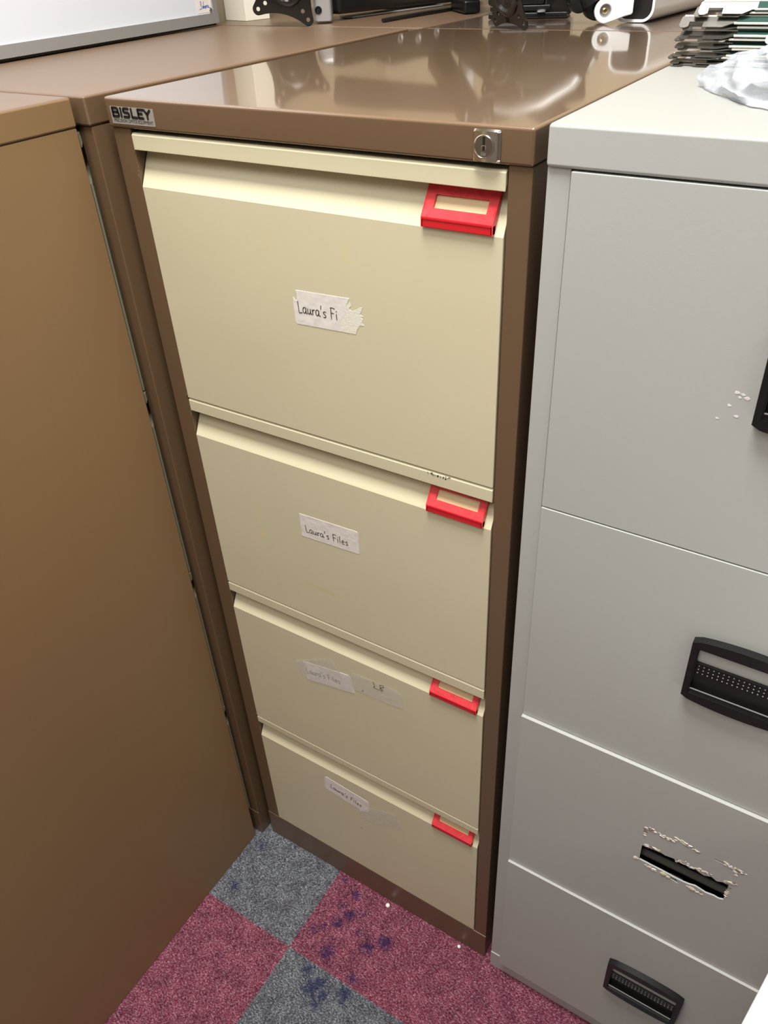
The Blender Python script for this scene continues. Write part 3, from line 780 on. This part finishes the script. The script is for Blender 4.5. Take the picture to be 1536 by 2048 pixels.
# --- black arm standing on its plate, left
A = thing('monitor_arm', 'black monitor arm with plate propped upright near the cream box, silver joint', 'monitor arm', (0, 0, 1.3186))
H = 1.3186
n1 = Vector((0.5489, -0.8359, 0)); P1 = Vector((-.2216, .6472, 1.3275)); P2 = Vector((-.2898, .6025, 1.3462))
e1 = (P2 - P1).normalized(); n1 = (n1 - e1 * n1.dot(e1)).normalized(); e2 = n1.cross(e1)
if e2.z < 0: e2 = -e2
ctr = P1 + e1 * .042 + e2 * .042
ez = n1; ex = -e1; ey = ez.cross(ex)
def rel(F, o): return Matrix.Translation(-Vector(o.location)) @ F
m = MB(); star_plate(m, rel(frame(ctr, ex, ey, ez), A), 'blackgloss', size=.042, pr=.0092, waist=.80, cr=.031)
m.build('mounting_plate', A)
m = MB()   # silver joint behind the plate
Fj = rel(frame(Vector((-.224, .675, H + .0005)), Vector((.85, .52, 0)).normalized(), Vector((-.52, .85, 0)).normalized(), (0, 0, 1)), A)
m.box(-.004, .026, -.004, .040, .002, .056, 'silver', .004, 3, Fj)
m.box(.016, .0235, .0, .030, .012, .046, 'alu', .003, 3, Fj)
m.lathe([(.006, 0), (.006, .002), (.004, .0022), (.003, .001), (.0001, .001)], 'black', 20, Fj @ frame((.004, -.004, .020), (1, 0, 0), (0, 0, 1), (0, -1, 0)))
m.build('tilt_joint', A)
def beam(m, a, b, wd, ht, key, bev=.006, o=None):
    a = Vector(a); b = Vector(b); d = b - a; L_ = d.length; d.normalize(); sd = d.cross(Vector((0, 0, 1))).normalized(); u = sd.cross(d)
    F = frame(a, d, sd, u)
    if o: F = rel(F, o)
    m.box(0, L_, -wd / 2, wd / 2, 0, ht, key, bev, 3, F)
m = MB(); beam(m, (-.238, .728, H + .010), (-.214, .880, H + .008), .056, .060, 'black', .008, A); m.build('lower_arm', A)
m = MB(); beam(m, (-.222, .868, H + .006), (-.165, 1.16, H + .004), .050, .075, 'black', .010, A)
beam(m, (-.225, .895, H + .0465), (-.19, 1.10, H + .0455), .040, .04, 'blackgloss', .008, A); beam(m, (-.27, .80, H + .095), (-.17, 1.08, H + .150), .055, .050, 'black', .010, A)
beam(m, (-.20, 1.06, H + .07), (-.03, .90, H + .155), .045, .045, 'black', .010, A)
m.build('upper_arm', A)
m = MB(); beam(m, (-.232, .775, H + .0005), (-.186, 1.03, H + .0005), .034, .003, 'alu', .001, A); m.build('silver_strip', A)
for (x, y, z) in ((-.170, .955, .045), (-.181, .905, .040), (-.160, 1.01, .040)):
    m = MB(); m.lathe([(.008, 0), (.008, .003), (.005, .004), (.003, .0015), (.0001, .0015)], 'alu', 18, rel(frame((x - .012, y - .01, H + z), Vector((.2, .98, 0)).normalized(), (0, 0, 1), Vector((.98, -.2, 0)).normalized()), A)); m.build('screw', A)
# --- silver post standing among the arms
pl = MB(); pl.tube([(0, 0, .004), (0, 0, .20)], .0165, 'white', 28); pl.lathe([(.019, 0), (.019, .008), (.017, .010), (.0001, .010)], 'black', 28)
o = pl.build('pole'); o.location = (-.128, 1.05, H)
tag(o, 'pale short pole standing between the two black monitor arms', 'pole')
# --- thin black rod
rd = MB(); rd.tube([(-.110, .706, H + .0035), (-.108, .76, H + .0035), (-.101, .86, H + .0035), (-.092, .965, H + .0035)], .0032, 'black', 10)
tag(rd.build('rod'), 'thin black rod lying flat on the rear brown cabinet top', 'rod')

# --- second black arm
H2 = 1.3176
B = thing('monitor_arm', 'black monitor arm in the middle with its plate tipped towards the central cabinet', 'monitor arm', (0, 0, H2))
P1 = Vector((.1835, .6235, 1.3255)); P2 = Vector((.1225, .6600, 1.3265))
# plate leaning back: lower edge from P2 to P1
e1 = (P1 - P2).normalized(); upl = Vector((-.50, .05, .86)); upl = (upl - e1 * upl.dot(e1)).normalized()
nz = e1.cross(upl); 
if nz.y > 0: nz = -nz
ctr = (P1 + P2) / 2 + upl * .038
m = MB(); exx = upl.cross(nz); star_plate(m, rel(frame(ctr, exx, upl, nz), B), 'blackgloss', size=.036, pr=.0088, waist=.84, cr=.029)
m.build('mounting_plate', B)
m = MB(); beam(m, ctr - nz * .012 - Vector((0, 0, .012)), ctr - nz * .085 + Vector((-.02, .02, -.010)), .036, .034, 'black', .008, B); m.build('tilt_joint', B)
m = MB(); Fb = frame((.052, .775, .0), Vector((.955, .30, 0)).normalized(), Vector((-.30, .955, 0)).normalized(), (0, 0, 1))
m.box(0, .128, 0, .085, .001, .009, 'black', .002, 2, Fb)
m.box(.002, .100, .004, .085, .011, .019, 'black', .002, 2, Fb)
m.box(-.002, .090, .006, .085, .019, .085, 'black', .004, 2, Fb)
m.box(.088, .134, .008, .085, .004, .060, 'blackgloss', .006, 3, Fb)
m.lathe([(.007, 0), (.007, .002), (.0001, .003)], 'silver', 20, Fb @ Matrix.Translation((.086, .0, .0095)))  # silver disc put in as a small painted highlight
m.build('clamp_base', B)
m = MB(); beam(m, (.085, .80, H2 + .070), (-.075, .935, H2 + .025), .045, .045, 'black', .010, B)
beam(m, (-.02, .86, H2 + .002), (-.085, .93, H2 + .002), .030, .020, 'black', .004, B)
m.build('lower_arm', B)
m = MB(); beam(m, (.06, .86, H2 + .085), (.13, 1.02, H2 + .060), .050, .050, 'black', .012, B); beam(m, (.13, 1.02, H2 + .105), (-.01, .88, H2 + .135), .055, .045, 'black', .010, B)
beam(m, (.02, .98, H2 + .12), (.17, .90, H2 + .16), .04, .04, 'black', .010, B)
m.build('upper_arm', B)

# --- white arm
C_ = thing('monitor_arm', 'white monitor arm with brass screw and black joint, lying near the metal file rails', 'monitor arm', (0, 0, H2))
m = MB()
# shell: rounded half-tube along +y, opened at the near end
ax0 = Vector((.3015, .748, H2)); ax1 = Vector((.318, .985, H2)); dd = (ax1 - ax0).normalized(); sd = dd.cross(Vector((0, 0, 1))).normalized()
Fs = rel(frame(ax0, -sd if False else sd, Vector((0, 0, 1)), -dd), C_)
oute = rrect(-.031, .031, .001, .066, .018, 8); inne = rrect(-.0275, .0275, .0045, .0625, .015, 8)
m.prism(oute, -.235, 'white', Fs, holes=[inne[::-1]], smooth=True)
m.prism(inne, -.004, 'black', Fs @ Matrix.Translation((0, 0, -.006)))
m.prism(inne, -.004, 'white', Fs @ Matrix.Translation((0, 0, -.231)))
m.build('arm_shell', C_)
m = MB()
# link with eye: plane facing the camera side
Pq = Vector((.2660, .7235, H2 + .0175)); rg = Vector((.851, .524, 0)).normalized(); nn = Vector((.524, -.851, 0)).normalized()
Fk = rel(frame(Pq, rg, (0, 0, 1), nn), C_)
out = []
for k in range(17):
    a = math.radians(90 + 180 * k / 16); out.append((.0162 * math.cos(a), .0162 * math.sin(a)))
out += [(.014, -.0125), (.026, -.0085), (.038, -.006), (.040, -.004), (.040, .0155), (.038, .0175), (.02, .0172)]
m.prism(out, .007, 'white', Fk @ Matrix.Translation((0, 0, .001)), bev=.0015, seg=3, holes=[circle(0.0, 0.0, .0085, 24)[::-1]])
m.lathe([(.0085, .0), (.0085, .0015), (.006, .0012), (.0001, .0012)], 'alu', 28, Fk)
m.lathe([(.0045, 0), (.0045, .002), (.0025, .003), (.0022, .001), (.0001, .001)], 'brass', 20, Fk @ Matrix.Translation((0, 0, .001)))
m.build('side_link', C_)
m = MB()
m.lathe([(.0001, -.014), (.014, -.014), (.0155, -.012), (.0155, .012), (.014, .014), (.0001, .014)], 'white', 32, Fk @ Matrix.Translation((.004, 0.0, -.030)))
m.build('far_link', C_)
m = MB()
m.lathe([(.0001, -.022), (.0165, -.022), (.0185, -.019), (.0185, .003), (.0165, .005), (.0001, .005)], 'black', 36, Fk @ Matrix.Translation((-.010, .0055, -.010)))
m.tube([(-.016, .010, -.010), (-.026, .026, -.012), (-.032, .050, -.012)], [.017, .016, .014], 'black', 20, Fk)
m.lathe([(.0001, -.018), (.013, -.018), (.015, -.015), (.015, .010), (.013, .013), (.0001, .013)], 'blackgloss', 30, Fk @ Matrix.Translation((-.036, .012, -.020)))
m.build('pivot_joint', C_)
m = MB(); m.tube([(.240, .770, .045), (.205, .775, .085), (.160, .765, .112), (.110, .765, .128), (.075, .775, .128)], [.010, .012, .014, .014, .012], 'alu', 24); m.build('upper_link', C_)
m = MB()
m.lathe([(.0001, 0), (.030, 0), (.033, .006), (.031, .026), (.022, .042), (.010, .050), (.0001, .052)], 'black', 36, Matrix.Translation((.3245, 1.028, .0)))
m.build('end_cap', C_)

# ------------------------------------------------------------------ hanging files stacked on the grey cabinet
def hook_outline(L_, n_hook=True, flip=False):
    """steel strip with a hooked, notched end at the left (local x 0..L, y 0..h)"""
    h = .0135
    p = [(0, .003), (0.0008, h - .002), (.003, h), (.040, h), (.046, h - .0015), (L_ - .046, h - .0015), (L_ - .040, h), (L_ - .003, h), (L_, h - .003), (L_, .001), (L_ - .006, 0), (L_ - .009, .0015), (L_ - .009, .0065), (L_ - .022, .0065), (L_ - .022, .001), (L_ - .040, .001), (L_ - .048, h - .0085),
         (.048, h - .0085), (.040, .001), (.022, .001), (.022, .0065), (.009, .0065), (.009, .0015), (.006, 0), (.002, .0)]
    return p
top_z = gH + .0005
files = thing  # alias kept simple
specs = [  # x of left end, y of near rail, tilt of the two strips (deg: 0 = lying flat, 90 = standing), rotation about z
    (.4885, .291, (10, 8), .004, 'bottom hanging file of the stack, dark green with flat steel rails', .0052),
    (.4828, .291, (12, 10), -.006, 'second hanging file from the bottom, its steel rails sticking out furthest', .0065),
    (.4905, .292, (10, 14), .010, 'third hanging file from the bottom, with dark green card and steel rails', .0070),
    (.4862, .293, (14, 28), .000, 'fourth hanging file from the bottom, with a white plastic tab on its rail', .0085),
    (.4915, .294, (22, 42), -.004, 'fifth hanging file from the bottom, its rail hooks turned to the front', .0098),
    (.5000, .296, (36, 52), .003, 'topmost hanging file with steel rails showing notched hooks at the front', .0114)]
z = top_z
LF = .375
for i, (x, y, tilts, rz, lb, th) in enumerate(specs):
    t = thing('hanging_file', lb, 'hanging file', (x, y, z), rz, None)
    hh = th
    card = MB()
    # two card leaves, drooping slightly behind the rails
    for k, zz in enumerate((.0012, hh - .0030)):
        pr_ = [(.004, zz), (.010, zz + .0012), (.235, min(zz + .0008, hh - .0035)), (.235, min(zz + .0002, hh - .0040)), (.010, zz), (.004, zz - .0005)]
        pr_ = [(a, max(c, .0002)) for a, c in pr_]
        card.prism([(.004, max(zz - .0003, .0002)), (.004, zz + .0006), (.235, zz + .0006), (.235, max(zz - .0003, .0002))], LF - .07, 'green', frame((.035, 0, 0), (0, 1, 0), (0, 0, 1), (1, 0, 0)))
    card.build('folder', t)
    for k in (0, 1):
        a = math.radians(tilts[k]); hgt = .0135 * math.sin(a)
        zb = .0004 if k == 0 else max(.0022, hh - hgt - .0030)
        if k == 0: zb = .0003
        yy = -.004 - .0015 * k + (.001 if k else 0)
        r = MB()
        F = frame((0 + (.004 * k if i % 2 else -.003 * k), yy, zb), (1, 0, 0), (0, math.cos(a), math.sin(a)), Vector((1, 0, 0)).cross(Vector((0, math.cos(a), math.sin(a)))))
        r.prism(hook_outline(LF), .0009, 'steel_dull', F)
        # rolled card edge wrapped over the strip
        r.prism([(.052, .0058), (LF - .052, .0058), (LF - .052, .0132), (.052, .0132)], .0020, 'green', F @ Matrix.Translation((0, 0, -.0005)))
        # rolled lip, its glint painted in as brighter steel
        r.tube([(.003, .0128, .0005), (LF - .003, .0128, .0005)], .0012, 'steel_glint', 8, F)
        r.tube([(.050, .0055, .0005), (LF - .050, .0055, .0005)], .0011, 'steel_glint', 8, F)
        r.build('rail', t)
    if i == 3:
        tb = MB(); tb.prism(rrect(0, .30, 0, .018, .006, 4), .0025, 'clear_tab', frame((.085, -.022, .0008), (1, 0, 0), (0, .93, .3676), Vector((1, 0, 0)).cross(Vector((0, .93, .3676)))), bev=.0008)
        tb.build('clear_tab', t)
    z += th + .0006
zt = z
for i, (x, y, lb) in enumerate(((.527, .300, 'dark green hanging file lying crooked, second from the top of the stack'), (.530, .305, 'teal green hanging file on the very top of the stack'))):
    t = thing('hanging_file', lb, 'hanging file', (x, y, z), (.03 if i == 0 else -.02))
    c = MB(); key = 'green' if i == 0 else 'teal'
    for zz in (.0008, .0045, .0075): c.box(.0 + zz, .33 + zz, zz * .6, .235, zz, zz + .0010, key)
    c.build('folder', t)
    e = MB(); e.box(-.004, .16, -.004, .010, .0058, .0074, 'clear_tab', .0004); e.box(-.006, .12, .002, .012, .0018, .0032, 'clear_tab', .0004)
    e.build('clear_edge', t)
    r = MB(); r.prism(hook_outline(LF), .0009, 'steel', frame((-.02, .222, .0093), (1, 0, 0), (0, 1, 0), (0, 0, 1))); r.build('rail', t)
    z += .0106

# ------------------------------------------------------------------ crumpled clear bag
t_ = bmesh.new(); bmesh.ops.create_icosphere(t_, subdivisions=6, radius=1)
bc = Vector((.668, .165, 0))
for v in t_.verts:
    p = v.co.normalized()
    f1_ = 1 - abs(noise.noise(p * 2.4 + Vector((9, 2, 1)))) * 2      # broad folds
    f2_ = 1 - abs(noise.noise(p * 6.0 + Vector((1, 5, 2)))) * 2      # finer creases
    rr = .93 + .09 * f1_ + .035 * f2_
    q = Vector((p.x * .104, p.y * .088, max(p.z, 0) * .043)) * rr
    if p.x < -.80:                                                   # twisted corner pulled out to the left
        k_ = (-.80 - p.x) / .20
        q.x -= .020 * k_; q.y = q.y * (1 - .75 * k_) + .012 * k_
    q.z += .0006 + (.004 * max(0, f2_) if p.z > 0 else 0)
    v.co = q
bmesh.ops.recalc_face_normals(t_, faces=t_.faces[:])
bgm = MB(); bgm._take(t_, 'bag', True)
bg = bgm.build('plastic_bag', None, 75); bg.location = (bc.x, bc.y, gH + .0004)
tag(bg, 'crumpled clear plastic bag on the light grey cabinet top', 'plastic bag')

# ------------------------------------------------------------------ beads on the carpet
for i, (x, y, r, lb) in enumerate(((.2794, -.0115, .0042, 'larger white bead on the red carpet against the brown plinth'), (.4244, -.0090, .0032, 'smaller white bead on the carpet near the right corner of the brown plinth'))):
    b = MB(); b.lathe([(.0001, -r), (r * .5, -r * .87), (r * .87, -r * .5), (r, 0), (r * .87, r * .5), (r * .5, r * .87), (.0001, r)], 'bead', 20)
    o = b.build('bead'); o.location = (x, y, r); tag(o, lb, 'bead')
